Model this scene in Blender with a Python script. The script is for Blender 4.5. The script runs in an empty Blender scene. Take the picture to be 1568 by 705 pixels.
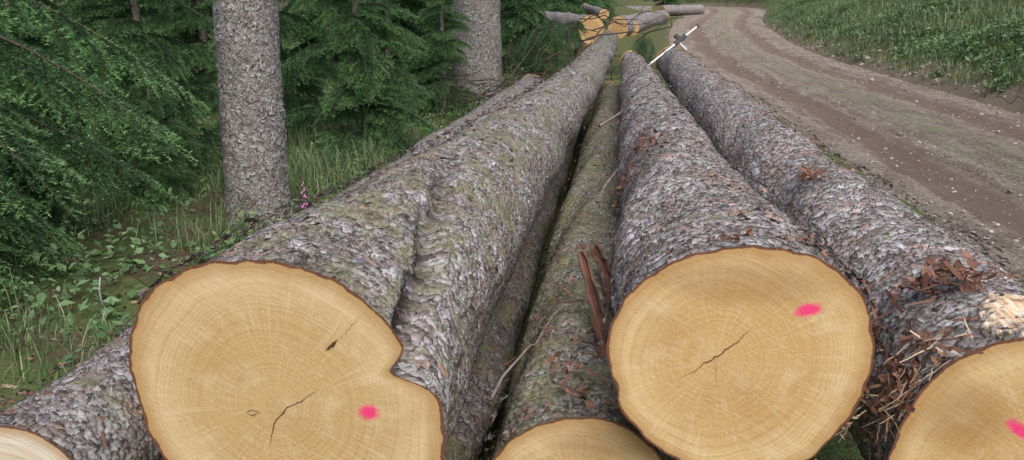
import bpy, math, random
import numpy as np
from mathutils import Vector, Matrix, Euler
R=math.radians
rng=np.random.default_rng(7); random.seed(7)
scene=bpy.context.scene
# ------------------------------------------------------------ helpers
def link(o,parent=None,coll=None):
    (coll or scene.collection).objects.link(o)
    if parent is not None: o.parent=parent
    return o
def mesh_data(name,V,F,mat=None,smooth=True,attrs=None):
    V=np.asarray(V,dtype=np.float32); F=np.asarray(F,dtype=np.int32)
    me=bpy.data.meshes.new(name)
    me.vertices.add(len(V)); me.vertices.foreach_set('co',V.ravel())
    k=F.shape[1]
    me.loops.add(F.size); me.loops.foreach_set('vertex_index',F.ravel())
    me.polygons.add(len(F)); me.polygons.foreach_set('loop_start',np.arange(len(F),dtype=np.int32)*k)
    me.update(calc_edges=True)
    me.polygons.foreach_set('use_smooth',np.full(len(F),smooth,dtype=bool))
    for a,v in (attrs or {}).items():
        v=np.asarray(v,dtype=np.float32)
        if v.ndim==1:
            at=me.attributes.new(a,'FLOAT','POINT'); at.data.foreach_set('value',v)
        else:
            at=me.attributes.new(a,'FLOAT_VECTOR','POINT'); at.data.foreach_set('vector',v.ravel())
    if mat: me.materials.append(mat)
    me.update()
    return me
def mesh_obj(name,V,F,mat=None,smooth=True,attrs=None,parent=None,coll=None):
    return link(bpy.data.objects.new(name,mesh_data(name,V,F,mat,smooth,attrs)),parent,coll)
def empty(name,loc=(0,0,0),coll=None):
    o=bpy.data.objects.new(name,None); o.location=loc; o.empty_display_size=.2
    return link(o,None,coll)
def gridfaces(n,m):
    i=np.arange(n-1)[:,None]; j=np.arange(m-1)[None,:]
    a=(i*m+j).ravel()
    return np.stack([a,a+1,a+m+1,a+m],1)
class NT:
    def __init__(s,name):
        s.mat=bpy.data.materials.new(name); s.mat.use_nodes=True
        s.t=s.mat.node_tree; s.t.nodes.clear()
        s.out=s.t.nodes.new('ShaderNodeOutputMaterial')
    def put(s,sock,v):
        if isinstance(v,bpy.types.NodeSocket): s.t.links.new(v,sock)
        elif v is not None:
            if hasattr(sock.default_value,'__len__') and not hasattr(v,'__len__'): v=[v]*len(sock.default_value)
            if hasattr(v,'__len__') and len(v)==3 and len(sock.default_value)==4: v=tuple(v)+(1,)
            sock.default_value=v
    def n(s,ty,props=None,**ins):
        nd=s.t.nodes.new('ShaderNode'+ty)
        for k,v in (props or {}).items(): setattr(nd,k,v)
        for k,v in ins.items():
            if k[0]=='i' and k[1:].isdigit(): sock=nd.inputs[int(k[1:])]
            else: sock=nd.inputs[k.replace('_',' ')]
            s.put(sock,v)
        return nd
    def m(s,op,a,b=None,c=None,clamp=False):
        return s.n('Math',{'operation':op,'use_clamp':clamp},i0=a,i1=b,i2=c).outputs[0]
    def vm(s,op,a,b=None):
        nd=s.n('VectorMath',{'operation':op},i0=a)
        if b is not None:
            if op=='SCALE': s.put(nd.inputs['Scale'],b)
            else: s.put(nd.inputs[1],b)
        return nd.outputs['Value'] if op in('LENGTH','DOT_PRODUCT','DISTANCE') else nd.outputs[0]
    def noise(s,vec,scale,detail=3,rough=.55,dim='3D',col=False,W=None):
        nd=s.n('TexNoise',{'noise_dimensions':dim},Scale=scale,Detail=detail,Roughness=rough)
        if vec is not None: s.put(nd.inputs['Vector'],vec)
        if W is not None: s.put(nd.inputs['W'],W)
        return nd.outputs[1 if col else 0]
    def step(s,v,a,b):
        return s.n('MapRange',{'interpolation_type':'SMOOTHSTEP'},i0=v,i1=a,i2=b,i3=0.,i4=1.).outputs[0]
    def mix(s,f,a,b,bt='MIX'):
        nd=s.n('Mix',{'data_type':'RGBA','blend_type':bt})
        s.put(nd.inputs[0],f); s.put(nd.inputs[6],a); s.put(nd.inputs[7],b)
        return nd.outputs[2]
    def ramp(s,f,stops):
        nd=s.n('ValToRGB'); cr=nd.color_ramp
        while len(cr.elements)<len(stops): cr.elements.new(.5)
        for e,(p,c) in zip(cr.elements,stops): e.position=p; e.color=tuple(c)+(1,)
        s.put(nd.inputs[0],f); return nd.outputs[0]
    def attr(s,name,out='Vector'):
        return s.n('Attribute',{'attribute_name':name}).outputs[out]
    def sep(s,v):
        return s.n('SeparateXYZ',None,i0=v).outputs
    def com(s,x,y,z=0.):
        return s.n('CombineXYZ',None,i0=x,i1=y,i2=z).outputs[0]
    def bsdf(s,color,rough=.8,spec=.3,bump=None,bs=.3,bd=.01,transl=0,disp=None):
        p=s.n('BsdfPrincipled'); s.put(p.inputs['Base Color'],color); s.put(p.inputs['Roughness'],rough)
        p.inputs['Specular IOR Level'].default_value=spec
        if bump is not None:
            b=s.n('Bump',None,Strength=bs,Distance=bd,Height=bump); s.t.links.new(b.outputs[0],p.inputs['Normal'])
        o=p.outputs[0]
        if transl:
            tr=s.n('BsdfTranslucent'); s.put(tr.inputs[0],color)
            mx=s.n('MixShader'); mx.inputs[0].default_value=transl
            s.t.links.new(o,mx.inputs[1]); s.t.links.new(tr.outputs[0],mx.inputs[2]); o=mx.outputs[0]
        s.t.links.new(o,s.out.inputs[0])
        if disp is not None:
            s.t.links.new(disp,s.out.inputs['Displacement']); s.mat.displacement_method='DISPLACEMENT'
        return s.mat
# ------------------------------------------------------------ materials
def bark_mat(name,moss=0.,rust=.5,tone=1.,disp=.0125,cell=(34,44),bare=None,grey=1.,warm=.5):
    t=NT(name); uv=t.attr('buv')
    d=t.vm('SUBTRACT',t.noise(uv,16,3,.6,col=True),(.5,.5,.5))
    d2=t.vm('SUBTRACT',t.noise(uv,4,1,.5,col=True),(.5,.5,.5))
    uvd=t.vm('ADD',t.vm('ADD',uv,t.vm('SCALE',d,.085)),t.vm('SCALE',d2,.22))
    p=t.vm('MULTIPLY',uvd,(cell[0],cell[1],0))
    vo=t.n('TexVoronoi',{'voronoi_dimensions':'2D','feature':'F1'},Vector=p,Scale=1.,Randomness=1.)
    ve=t.n('TexVoronoi',{'voronoi_dimensions':'2D','feature':'DISTANCE_TO_EDGE'},Vector=p,Scale=1.,Randomness=1.)
    dl=t.sep(t.vm('SUBTRACT',vo.outputs['Position'],p))
    cs=t.sep(vo.outputs['Color']); rnd=cs[0]; rnd2=cs[1]
    big=t.noise(uv,4.5,3); fine=t.noise(uv,95,4,.7); mid=t.noise(uv,28,3,.65)
    crack=t.step(t.m('ADD',ve.outputs['Distance'],t.m('MULTIPLY',t.m('SUBTRACT',fine,.5),.35)),.0,.15)
    calm=t.step(t.noise(uv,9,3,.6),.40,.62)
    ramp=t.m('MULTIPLY_ADD',dl[1],1.0,t.m('MULTIPLY',dl[0],t.m('SUBTRACT',rnd2,.5)))
    h=t.m('ADD',t.m('MULTIPLY',rnd,.6),ramp)
    h=t.m('MULTIPLY',t.m('MULTIPLY',t.m('ADD',h,.35),crack),t.m('ADD',.3,t.m('MULTIPLY',calm,.8)))
    h=t.m('ADD',h,t.m('MULTIPLY',fine,.5)); h=t.m('ADD',h,t.m('MULTIPLY',mid,1.1)); h=t.m('ADD',h,t.m('MULTIPLY',big,.6))
    g=grey
    v=t.m('ADD',t.m('MULTIPLY',rnd,.14),t.m('ADD',t.m('MULTIPLY',fine,.55),t.m('MULTIPLY',mid,.42)))
    v=t.m('ADD',v,t.m('MULTIPLY',ramp,.16))
    c=t.ramp(v,
        [(.37,(.045*tone,.033*tone,.028*tone)),(.46,(.17*tone,.145*tone,.135*tone)),(.56,(.34*tone,.32*tone,.325*tone*g)),(.70,(.63*tone,.62*tone,.645*tone*g))])
    wm=t.step(t.noise(uv,7.5,4,.7),.45,.62)
    c=t.mix(t.m('MULTIPLY',wm,warm),c,t.mix(fine,(.045,.03,.022,1),(.36,.265,.215,1)))
    rm=t.step(t.m('ADD',t.noise(uv,4.3,4,.74),t.m('MULTIPLY',rnd2,.22)),.80-.2*rust,.90-.2*rust)
    rc=t.ramp(fine,[(.3,(.15*tone,.07*tone,.045*tone)),(.5,(.38*tone,.22*tone,.165*tone)),(.7,(.64*tone,.44*tone,.36*tone))])
    c=t.mix(t.m('MULTIPLY',rm,.7),c,rc)
    c=t.mix(t.m('MULTIPLY',t.m('SUBTRACT',1.,crack),.8),c,(.03,.02,.014,1))
    if moss:
        nz=t.sep(t.n('NewGeometry').outputs['Normal'])[2]
        mk=t.m('MULTIPLY',t.step(t.m('ADD',t.noise(uv,6,4,.75),t.m('MULTIPLY',mid,.3)),.72-.2*moss,.86-.2*moss),t.step(nz,-.1,.5))
        c=t.mix(t.m('MULTIPLY',mk,.6),c,t.mix(fine,(.06,.06,.025,1),(.29,.30,.14,1)))
    dk=t.attr('dark','Fac')
    c=t.mix(dk,c,(.03,.02,.014,1))
    if bare:
        s=t.sep(uv)
        ex=t.m('DIVIDE',t.m('SUBTRACT',s[0],bare[0]),bare[2]); ey=t.m('DIVIDE',t.m('SUBTRACT',s[1],bare[1]),bare[3])
        rr=t.m('ADD',t.m('SQRT',t.m('ADD',t.m('MULTIPLY',ex,ex),t.m('MULTIPLY',ey,ey))),t.m('MULTIPLY',t.m('SUBTRACT',mid,.5),1.2))
        bm=t.m('SUBTRACT',1.,t.step(rr,.9,1.0))
        st=t.noise(t.vm('MULTIPLY',uv,(140,14,0)),1,3)
        c=t.mix(bm,c,t.mix(t.step(st,.35,.6),(.62,.38,.2,1),(.9,.77,.6,1)))
        h=t.m('MULTIPLY',h,t.m('SUBTRACT',1.,t.m('MULTIPLY',bm,.9)))
    fade=t.attr('fade','Fac')
    dn=t.n('Displacement',None,Height=t.m('MULTIPLY',h,fade),Midlevel=0.,Scale=disp)
    return t.bsdf(c,.65,.3,bump=fine,bs=.6,bd=.005,disp=dn.outputs[0])
def face_mat(name,pith=(0,0),pink=None,base=((.64,.43,.19),(.76,.565,.30)),blotch=.3,stain=None):
    t=NT(name); fc=t.attr('fco'); s=t.sep(fc); rad=s[2]
    xy=t.com(s[0],s[1])
    q=t.vm('SUBTRACT',xy,(pith[0],pith[1],0))
    nd=t.noise(xy,5,2); dist=t.m('MULTIPLY',t.vm('LENGTH',q),t.m('ADD',.9,t.m('MULTIPLY',nd,.2)))
    qs=t.sep(q); ang=t.m('ARCTAN2',qs[1],qs[0])
    r1=t.noise(None,80.,2,.7,'1D',W=dist); r2=t.noise(None,230.,1,.5,'1D',W=dist)
    radial=t.noise(t.com(t.m('MULTIPLY',ang,26),t.m('MULTIPLY',dist,7)),1,3,.6)
    saw=t.noise(t.vm('MULTIPLY',t.n('Mapping',None,Vector=t.vm('ADD',xy,t.vm('SCALE',t.noise(xy,3,1,col=True),.02)),Rotation=(0,0,R(28))).outputs[0],(3,170,1)),1,2)
    cl=t.noise(xy,6,4,.6); fine=t.noise(xy,160,3,.6); soft=t.noise(xy,14,4,.6)
    c=t.mix(t.step(t.m('ADD',rad,t.m('MULTIPLY',t.m('SUBTRACT',cl,.5),.3)),.55,.85),base[0]+(1,),base[1]+(1,))
    rv=t.step(t.noise(xy,3.5,3),.3,.7)
    c=t.mix(t.m('MULTIPLY',t.step(r1,.42,.62),t.m('MULTIPLY_ADD',rv,.34,.10)),c,(.48,.28,.105,1))
    c=t.mix(t.m('MULTIPLY',t.step(r2,.45,.65),.2),c,(.42,.25,.10,1))
    c=t.mix(t.m('MULTIPLY',t.step(radial,.5,.68),.30),c,(.86,.70,.45,1))
    sawm=t.m('MULTIPLY',t.step(saw,.48,.66),t.step(t.noise(xy,4,2),.3,.6))
    c=t.mix(t.m('MULTIPLY',sawm,.16),c,(.88,.74,.50,1))
    c=t.mix(t.m('MULTIPLY',t.step(cl,.46,.70),blotch),c,(.50,.28,.095,1))
    c=t.mix(t.m('MULTIPLY',t.step(soft,.5,.7),.3),c,(.86,.70,.44,1))
    c=t.mix(t.m('MULTIPLY',t.step(fine,.45,.75),.22),c,(.90,.76,.54,1))
    if stain:
        e=t.vm('LENGTH',t.vm('DIVIDE',t.vm('SUBTRACT',xy,(stain[0],stain[1],0)),(stain[2],stain[3],1)))
        e=t.m('ADD',e,t.m('MULTIPLY',cl,.9))
        c=t.mix(t.m('MULTIPLY',t.m('SUBTRACT',1.,t.step(e,.8,1.5)),.5),c,(.36,.19,.07,1))
    if pink:
        px,py,ax,ay,ro=pink
        v=t.n('Mapping',{'vector_type':'TEXTURE'},Vector=xy,Location=(px,py,0),Rotation=(0,0,ro),Scale=(ax,ay,1)).outputs[0]
        e=t.m('ADD',t.vm('LENGTH',v),t.m('MULTIPLY',t.m('SUBTRACT',t.noise(xy,75,4,.75),.5),1.1))
        pm=t.m('SUBTRACT',1.,t.step(e,.45,1.35))
        c=t.mix(t.m('MULTIPLY',pm,.95),c,(.95,.05,.22,1))
    rn=t.m('ADD',rad,t.m('MULTIPLY',t.m('SUBTRACT',t.noise(xy,24,4,.65),.5),.05))
    c=t.mix(t.m('MULTIPLY',t.step(rn,.84,.98),.65),c,(.46,.24,.08,1))
    c=t.mix(t.step(rn,.976,.984),c,t.mix(fine,(.05,.02,.012,1),(.32,.14,.08,1)))
    hb=t.m('ADD',t.m('ADD',t.m('MULTIPLY',saw,.5),t.m('MULTIPLY',fine,.7)),t.m('MULTIPLY',r1,.4))
    return t.bsdf(c,.75,.2,bump=hb,bs=.4,bd=.0025)
def simple(name,c1,c2,scale=30,rough=.8,spec=.3,bs=.3,bd=.005,attr=None,transl=0):
    t=NT(name); tc=t.n('TexCoord').outputs['Object']
    f=t.noise(tc,scale,4)
    if attr: f=t.attr(attr,'Fac')
    return t.bsdf(t.mix(t.step(f,.25,.75) if not attr else f,c1+(1,),c2+(1,)),rough,spec,bump=t.noise(tc,scale*3,3),bs=bs,bd=bd,transl=transl)
M_crack=simple('dark_wood_crack',(.06,.03,.015),(.12,.06,.03),90)
M_stick=simple('dry_stick',(.16,.12,.09),(.34,.28,.23),40)
M_twig=simple('brown_twig',(.04,.03,.02),(.10,.07,.05),40)
M_redbark=simple('torn_bark',(.08,.035,.024),(.34,.17,.11),attr='rnd',rough=.75)
M_pale=simple('pale_splinter',(.55,.36,.2),(.8,.66,.47),attr='rnd')
M_metal=simple('aluminium_scale',(.62,.64,.66),(.72,.74,.76),20,rough=.35,spec=.6)
M_black=simple('black_plastic',(.02,.02,.022),(.035,.035,.04),20,rough=.45)
def flake_mat():
    t=NT('bark_flake'); r=t.attr('rnd','Fac'); tc=t.n('TexCoord').outputs['Object']; f=t.noise(tc,120,3,.7)
    c=t.ramp(r,[(.0,(.08,.06,.05)),(.4,(.20,.175,.165)),(.78,(.40,.385,.395)),(.86,(.32,.19,.14)),(1.,(.48,.31,.24))])
    return t.bsdf(t.mix(t.step(f,.35,.65),t.mix(.6,c,(.04,.03,.022,1)),c),.7,.25)
M_flake=flake_mat()
def needle_mat():
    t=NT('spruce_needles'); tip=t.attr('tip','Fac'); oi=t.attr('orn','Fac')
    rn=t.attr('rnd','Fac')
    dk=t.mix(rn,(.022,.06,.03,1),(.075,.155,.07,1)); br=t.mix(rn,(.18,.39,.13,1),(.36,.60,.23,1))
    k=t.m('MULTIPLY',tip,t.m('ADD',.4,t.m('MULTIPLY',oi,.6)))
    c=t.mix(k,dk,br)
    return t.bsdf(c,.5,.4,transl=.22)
M_needle=needle_mat()
def leaf_mat(name,a,b,c):
    t=NT(name); r=t.attr('rnd','Fac')
    return t.bsdf(t.ramp(r,[(0,a),(.5,b),(1,c)]),.55,.35,transl=.2)
M_leaf=leaf_mat('bank_leaves',(.04,.09,.03),(.13,.24,.095),(.30,.42,.20))
M_grass=leaf_mat('grass_blades',(.07,.13,.04),(.17,.26,.10),(.38,.38,.22))
M_pinkfl=simple('foxglove_petal',(.6,.12,.42),(.8,.3,.62),60)
# ------------------------------------------------------------ terrain
cps=np.array([(3.7,-8),(3.9,-2),(4.15,2),(4.4,5),(4.85,10),(5.5,17.8),(6.55,25),(9.0,36),(11.8,45),(12.9,51),(11.4,56),(6.5,59.5),(-4,61),(-20,62)],float)
def catmull(P,k=24):
    out=[]
    Q=np.vstack([2*P[0]-P[1],P,2*P[-1]-P[-2]])
    for i in range(1,len(Q)-2):
        p0,p1,p2,p3=Q[i-1:i+3]
        for t in np.linspace(0,1,k,endpoint=False):
            out.append(.5*((2*p1)+(p2-p0)*t+(2*p0-5*p1+4*p2-p3)*t*t+(3*p1-p0-3*p2+p3)*t**3))
    out.append(Q[-2]); return np.array(out)
RC=catmull(cps); RT=np.gradient(RC,axis=0); RT/=np.linalg.norm(RT,axis=1)[:,None]; RN=np.stack([RT[:,1],-RT[:,0]],1)
def halfw(y): return np.interp(y,[0,10,18,30,60],[1.45,1.5,1.65,1.75,2.0])
def rdist(x,y):
    x=np.ravel(x); y=np.ravel(y); out=np.empty(len(x))
    for i in range(0,len(x),20000):
        dx=x[i:i+20000,None]-RC[None,:,0]; dy=y[i:i+20000,None]-RC[None,:,1]
        d2=dx*dx+dy*dy; k=np.argmin(d2,1); a=np.arange(len(k))
        sg=dx[a,k]*RN[k,0]+dy[a,k]*RN[k,1]
        out[i:i+20000]=np.sign(sg)*np.sqrt(d2[a,k])
    return out
_ph=rng.uniform(0,6.28,(40,2)); _dr=rng.uniform(0,6.28,40)
def snoise(x,y,f,n=8,o=0):
    r=0
    for i in range(n):
        a=_dr[(i+o)%40]; ff=f*(1+.35*i)
        r=r+np.sin((x*np.cos(a)+y*np.sin(a))*ff+_ph[(i+o)%40,0])*np.cos((x*np.sin(a*1.7)-y*np.cos(a*1.3))*ff*.8+_ph[(i+o)%40,1])/(1+.35*i)
    return r/2.2
def base(y): return np.interp(y,[-10,0,20,52,56,300],[-.1,0,.2,1.0,1.02,1.3])
def height(x,y,d=None):
    x=np.asarray(x,float); y=np.asarray(y,float); sh=x.shape
    if d is None: d=rdist(x,y).reshape(sh)
    hw=halfw(y); z=base(y)
    e=np.maximum(d-hw,0); 
    z=z+np.where(e<.6,.6*e,.36+.42*(np.minimum(e,12)-.6))+.2*np.maximum(e-12,0)
    z=z+np.minimum(e,1.5)*snoise(x,y,1.1)*.18+np.minimum(e,.6)*snoise(x,y,5,8,9)*.07
    l=np.maximum(-d-hw,0)
    z=z+np.minimum(l,1)*(snoise(x,y,1.1,8,3)*.03+snoise(x,y,6,8,14)*.012)
    dl=np.maximum(-2.2-x,0); z=z-.10*np.minimum(dl,4)
    z=z+np.where((y>9)&(d<0),np.minimum((y-9)*.03,.5)*np.clip((-d-hw-1.5)/2,0,1),0)
    z=z-np.where(np.abs(d)<hw-.05,.08,0)
    return z
def axis(a,b,c0,d0,g):
    v=[c0]; s=d0
    while v[-1]<b: v.append(v[-1]+s); s*=g
    w=[c0]; s=d0
    while w[-1]>a: w.append(w[-1]-s); s*=g
    return np.array(w[::-1]+v[1:])
gx=axis(-120,120,1.5,.07,1.018); gy=axis(-12,180,5,.07,1.017)
X,Y=np.meshgrid(gx,gy,indexing='ij'); D=rdist(X,Y).reshape(X.shape); Z=height(X,Y,D)
def ground_mat():
    t=NT('forest_soil'); P=t.n('TexCoord').outputs['Object']; rd=t.attr('rd','Fac')
    f=t.noise(P,45,4,.7); m=t.noise(P,2.2,4,.65); s=t.noise(P,9,3,.6)
    soil=t.mix(f,(.05,.035,.025,1),(.24,.175,.12,1))
    green=t.mix(f,(.045,.08,.022,1),(.17,.24,.08,1))
    c=t.mix(t.m('MULTIPLY',t.step(t.m('ADD',t.m('MULTIPLY',m,.7),t.m('MULTIPLY',s,.35)),.44,.56),.85),soil,green)
    edge=t.m('MULTIPLY',t.step(rd,-.3,.1),t.m('SUBTRACT',1.,t.step(t.m('ADD',rd,t.m('MULTIPLY',m,.8)),.6,1.2)))
    c=t.mix(edge,c,t.mix(f,(.08,.055,.038,1),(.36,.29,.22,1)))
    return t.bsdf(c,.9,.15,bump=t.m('ADD',f,s),bs=.8,bd=.04)
mesh_obj('ground',np.stack([X,Y,Z],-1).reshape(-1,3),gridfaces(len(gx),len(gy))[:,::-1],ground_mat(),True,{'rd':(D-halfw(Y)).ravel()})
# road ribbon
L=np.concatenate([[0],np.cumsum(np.linalg.norm(np.diff(RC,axis=0),axis=1))])
sl=[0]; 
while sl[-1]<L[-1]-1:
    sl.append(sl[-1]+ (.06 if sl[-1]<35 else .2))
sl=np.array(sl); cx=np.interp(sl,L,RC[:,0]); cy=np.interp(sl,L,RC[:,1]); nx=np.interp(sl,L,RN[:,0]); ny=np.interp(sl,L,RN[:,1])
w=np.linspace(-1,1,90); hw=halfw(cy)[:,None]+.22
ex=hw*w[None,:]; wob=(snoise(sl,sl*0,.7)*.12)[:,None]
rx=cx[:,None]+nx[:,None]*ex; ry=cy[:,None]+ny[:,None]*ex
a=np.abs(w)[None,:]
rut=-.06*np.exp(-((np.abs(ex+wob)-.85)/.26)**2)
rz=base(ry)+.02+rut+.016*snoise(rx,ry,7)+.012*snoise(rx,ry,19,8,5)+np.where(a>.88,-(a-.88)*.7,0)+.03*np.exp(-(ex/.4)**2)
def road_mat():
    t=NT('dirt_road'); P=t.n('TexCoord').outputs['Object']; q=t.attr('lat','Fac')
    al=t.attr('rt'); st=t.noise(t.vm('MULTIPLY',al,(9,.55,0)),1,4,.6)
    f=t.noise(P,34,5,.85); m=t.noise(P,2.2,4,.7); m2=t.noise(P,9,3,.7)
    c=t.mix(t.step(t.m('ADD',t.m('MULTIPLY',m,.5),t.m('MULTIPLY',st,.5)),.40,.60),(.225,.17,.135,1),(.42,.35,.285,1))
    pk=t.step(f,.52,.60); c=t.mix(t.m('MULTIPLY',pk,.7),c,(.58,.52,.45,1))
    c=t.mix(t.m('MULTIPLY',t.step(f,.48,.38),.7),c,(.12,.085,.06,1))
    trk=t.m('ABSOLUTE',t.m('SUBTRACT',t.m('ABSOLUTE',q),.85))
    tm=t.m('MULTIPLY',t.m('SUBTRACT',1.,t.step(t.m('ADD',trk,t.m('MULTIPLY',st,.3)),.28,.50)),.85)
    c=t.mix(tm,c,t.mix(m2,(.175,.118,.09,1),(.30,.22,.175,1)))
    ab=t.m('ABSOLUTE',q)
    g=t.m('MULTIPLY',t.m('SUBTRACT',1.,t.step(ab,.2,.6)),t.step(t.m('ADD',t.m('MULTIPLY',m,.6),t.m('MULTIPLY',m2,.5)),.53,.61))
    c=t.mix(t.m('MULTIPLY',g,.5),c,(.17,.22,.09,1))
    return t.bsdf(c,.9,.2,bump=t.m('ADD',f,t.m('MULTIPLY',m2,.8)),bs=1.,bd=.045)
mesh_obj('dirt_road',np.stack([rx,ry,rz],-1).reshape(-1,3),gridfaces(*rx.shape)[:,::-1],road_mat(),True,
    {'lat':(ex+wob).ravel(),'rt':np.stack([np.broadcast_to(ex,rx.shape),np.broadcast_to(sl[:,None],rx.shape),rx*0],-1).reshape(-1,3)})
# ------------------------------------------------------------ scatter tools
def scatter_poly(name,base_pts,templV,templF,scale,mat,extra=None,parent=None,flat=1.,smooth=False):
    n=len(base_pts); k=len(templV)
    a=rng.uniform(0,6.283,(n,3))
    ca,sa=np.cos(a),np.sin(a)
    V=np.repeat(templV[None],n,0)*rng.uniform(.6,1.4,(n,1,3))
    def rot(V,i,c,s):
        o=V.copy(); j,l=[(1,2),(2,0),(0,1)][i]
        o[:,:,j]=V[:,:,j]*c[:,None]-V[:,:,l]*s[:,None]; o[:,:,l]=V[:,:,j]*s[:,None]+V[:,:,l]*c[:,None]; return o
    for i in range(3): V=rot(V,i,ca[:,i],sa[:,i])
    V[:,:,2]*=flat
    V=V*np.asarray(scale)[:,None,None]+base_pts[:,None,:]
    F=(templF[None]+(np.arange(n)*k)[:,None,None]).reshape(-1,templF.shape[1])
    return mesh_obj(name,V.reshape(-1,3),F,mat,smooth,{'rnd':np.repeat(rng.uniform(0,1,n),k)},parent)
import bmesh
bm=bmesh.new(); bmesh.ops.create_icosphere(bm,subdivisions=1,radius=1)
icoV=np.array([v.co[:] for v in bm.verts]); icoF=np.array([[v.index for v in f.verts] for f in bm.faces]); bm.free()
icoV*=rng.uniform(.75,1.1,(len(icoV),1))
M_stone=simple('gravel_stone',(.16,.13,.11),(.55,.50,.45),attr='rnd',rough=.85)
n=18000; ss=8+52*rng.uniform(0,1,n)**1.5
lat=np.where(rng.uniform(0,1,n)<.4,rng.normal(0,.35,n),np.where(rng.uniform(0,1,n)<.5,rng.uniform(-1.5,1.5,n),np.where(rng.uniform(0,1,n)<.5,-1,1)*(halfw(ss)-np.abs(rng.normal(0,.3,n))+.12)))
px=np.interp(ss,L,RC[:,0])+np.interp(ss,L,RN[:,0])*lat; py=np.interp(ss,L,RC[:,1])+np.interp(ss,L,RN[:,1])*lat
sc=np.exp(rng.normal(-4.85,.5,n))
scatter_poly('gravel',np.stack([px,py,base(py)+.02+sc*.1],1),icoV,icoF,sc,M_stone,flat=.6)
n=1500; ss=8+45*rng.uniform(0,1,n)**1.5; e=np.abs(rng.normal(.15,.35,n)); lat=halfw(ss)+e
px=np.interp(ss,L,RC[:,0])+np.interp(ss,L,RN[:,0])*lat; py=np.interp(ss,L,RC[:,1])+np.interp(ss,L,RN[:,1])*lat; sc=np.exp(rng.normal(-4.0,.6,n))
scatter_poly('bank_stones',np.stack([px,py,height(px,py)],1),icoV,icoF,sc,M_stone,flat=.7)
# leaves
leafV=np.array([(0,-.5,0),(.33,-.05,.10),(0,.6,0),(-.33,-.05,.10)]); leafF=np.array([(0,1,2),(0,2,3)])
def leaves(name,cx,cy,cz,per,rad,hgt,size,mat,tone=None):
    n=len(cx)*per
    c=np.repeat(np.stack([cx,cy,cz],1),per,0); rr=np.repeat(rad,per)
    th=rng.uniform(0,6.283,n); q=np.sqrt(rng.uniform(0,1,n))*rr
    z=np.repeat(hgt,per)*rng.uniform(.05,1,n)*(1-.6*(q/rr)**2)
    P=c+np.stack([q*np.cos(th),q*np.sin(th),z],1)
    yaw=rng.uniform(0,6.283,n); pit=rng.normal(0,.45,n); rol=rng.normal(0,.4,n); s=np.repeat(size*rng.uniform(.5,1.5,len(cx)),per)*rng.uniform(.6,1.4,n)
    V=np.repeat(leafV[None],n,0)
    def r2(V,j,l,a):
        o=V.copy(); c_,s_=np.cos(a)[:,None],np.sin(a)[:,None]
        o[:,:,j]=V[:,:,j]*c_-V[:,:,l]*s_; o[:,:,l]=V[:,:,j]*s_+V[:,:,l]*c_; return o
    V=r2(V,0,2,rol); V=r2(V,1,2,pit); V=r2(V,0,1,yaw)
    V=V*s[:,None,None]+P[:,None,:]
    F=(leafF[None]+(np.arange(n)*4)[:,None,None]).reshape(-1,3)
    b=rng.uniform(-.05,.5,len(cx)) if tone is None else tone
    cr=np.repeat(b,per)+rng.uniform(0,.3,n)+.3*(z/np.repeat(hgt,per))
    return mesh_obj(name,V.reshape(-1,3),F,mat,False,{'rnd':np.repeat(np.clip(cr,0,1),4)})
n=11000
ss=8+64*rng.uniform(0,1,n)**1.3; e=.15+rng.gamma(1.15,2.8,n)
keep=(e<16)&((e>.6)|(rng.uniform(0,1,n)<.3)); ss=ss[keep]; e=e[keep]
lat=halfw(ss)+e
px=np.interp(ss,L,RC[:,0])+np.interp(ss,L,RN[:,0])*lat; py=np.interp(ss,L,RC[:,1])+np.interp(ss,L,RN[:,1])*lat
pat=snoise(px,py,1.2,8,20); k=(pat>-.25)|(rng.uniform(0,1,len(px))<.3); px,py,e,pat=px[k],py[k],e[k],pat[k]
hb_=rng.uniform(.04,.22,len(px))+.22*np.clip(pat,0,1)*rng.uniform(.3,1.3,len(px))
leaves('bank_undergrowth',px,py,height(px,py)-.02,26,rng.uniform(.12,.36,len(px)),hb_,.056,M_leaf,tone=.22+.25*snoise(px,py,1.5,8,25)+rng.uniform(-.15,.2,len(px)))
# leafy undergrowth left
n=2800; px=rng.uniform(-9,1.4,n); py=rng.uniform(3.0,22,n)
line=-1.35+(py-1.6)*.17
k=(px<line-.45)&(snoise(px,py,1.1,8,11)>-.4); px,py=px[k],py[k]
leaves('forest_undergrowth',px,py,height(px,py),24,rng.uniform(.1,.3,len(px)),rng.uniform(.05,.28,len(px)),.040,M_leaf)
# grass blades
def grass(name,px,py,hh,mat,wd=.004,lean=.5):
    n=len(px); pz=height(px,py)-.01
    yaw=rng.uniform(0,6.283,n); ln=rng.uniform(.1,1,n)*lean
    V=np.zeros((n,7,3)); 
    dx,dy=np.cos(yaw),np.sin(yaw)
    for i,(t,wf) in enumerate([(0,1),(.4,.85),(.75,.55)]):
        ox=ln*hh*t*t; z=hh*t*(1-.25*ln*t)
        for sgn,kk in((-1,0),(1,1)):
            V[:,i*2+kk,0]=px+dx*ox-dy*sgn*wd*wf; V[:,i*2+kk,1]=py+dy*ox+dx*sgn*wd*wf; V[:,i*2+kk,2]=pz+z
    V[:,6,0]=px+dx*ln*hh; V[:,6,1]=py+dy*ln*hh; V[:,6,2]=pz+hh*(1-.3*ln)
    T=np.array([(0,1,3),(0,3,2),(2,3,5),(2,5,4),(4,5,6)])
    F=(T[None]+(np.arange(n)*7)[:,None,None]).reshape(-1,3)
    return mesh_obj(name,V.reshape(-1,3),F,mat,False,{'rnd':np.repeat(rng.uniform(0,1,n),7)})
n=1500; tx=rng.uniform(-4.5,.9,n); ty=rng.uniform(2.8,13,n); ln_=-1.42+(ty-1.6)*.17
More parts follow.
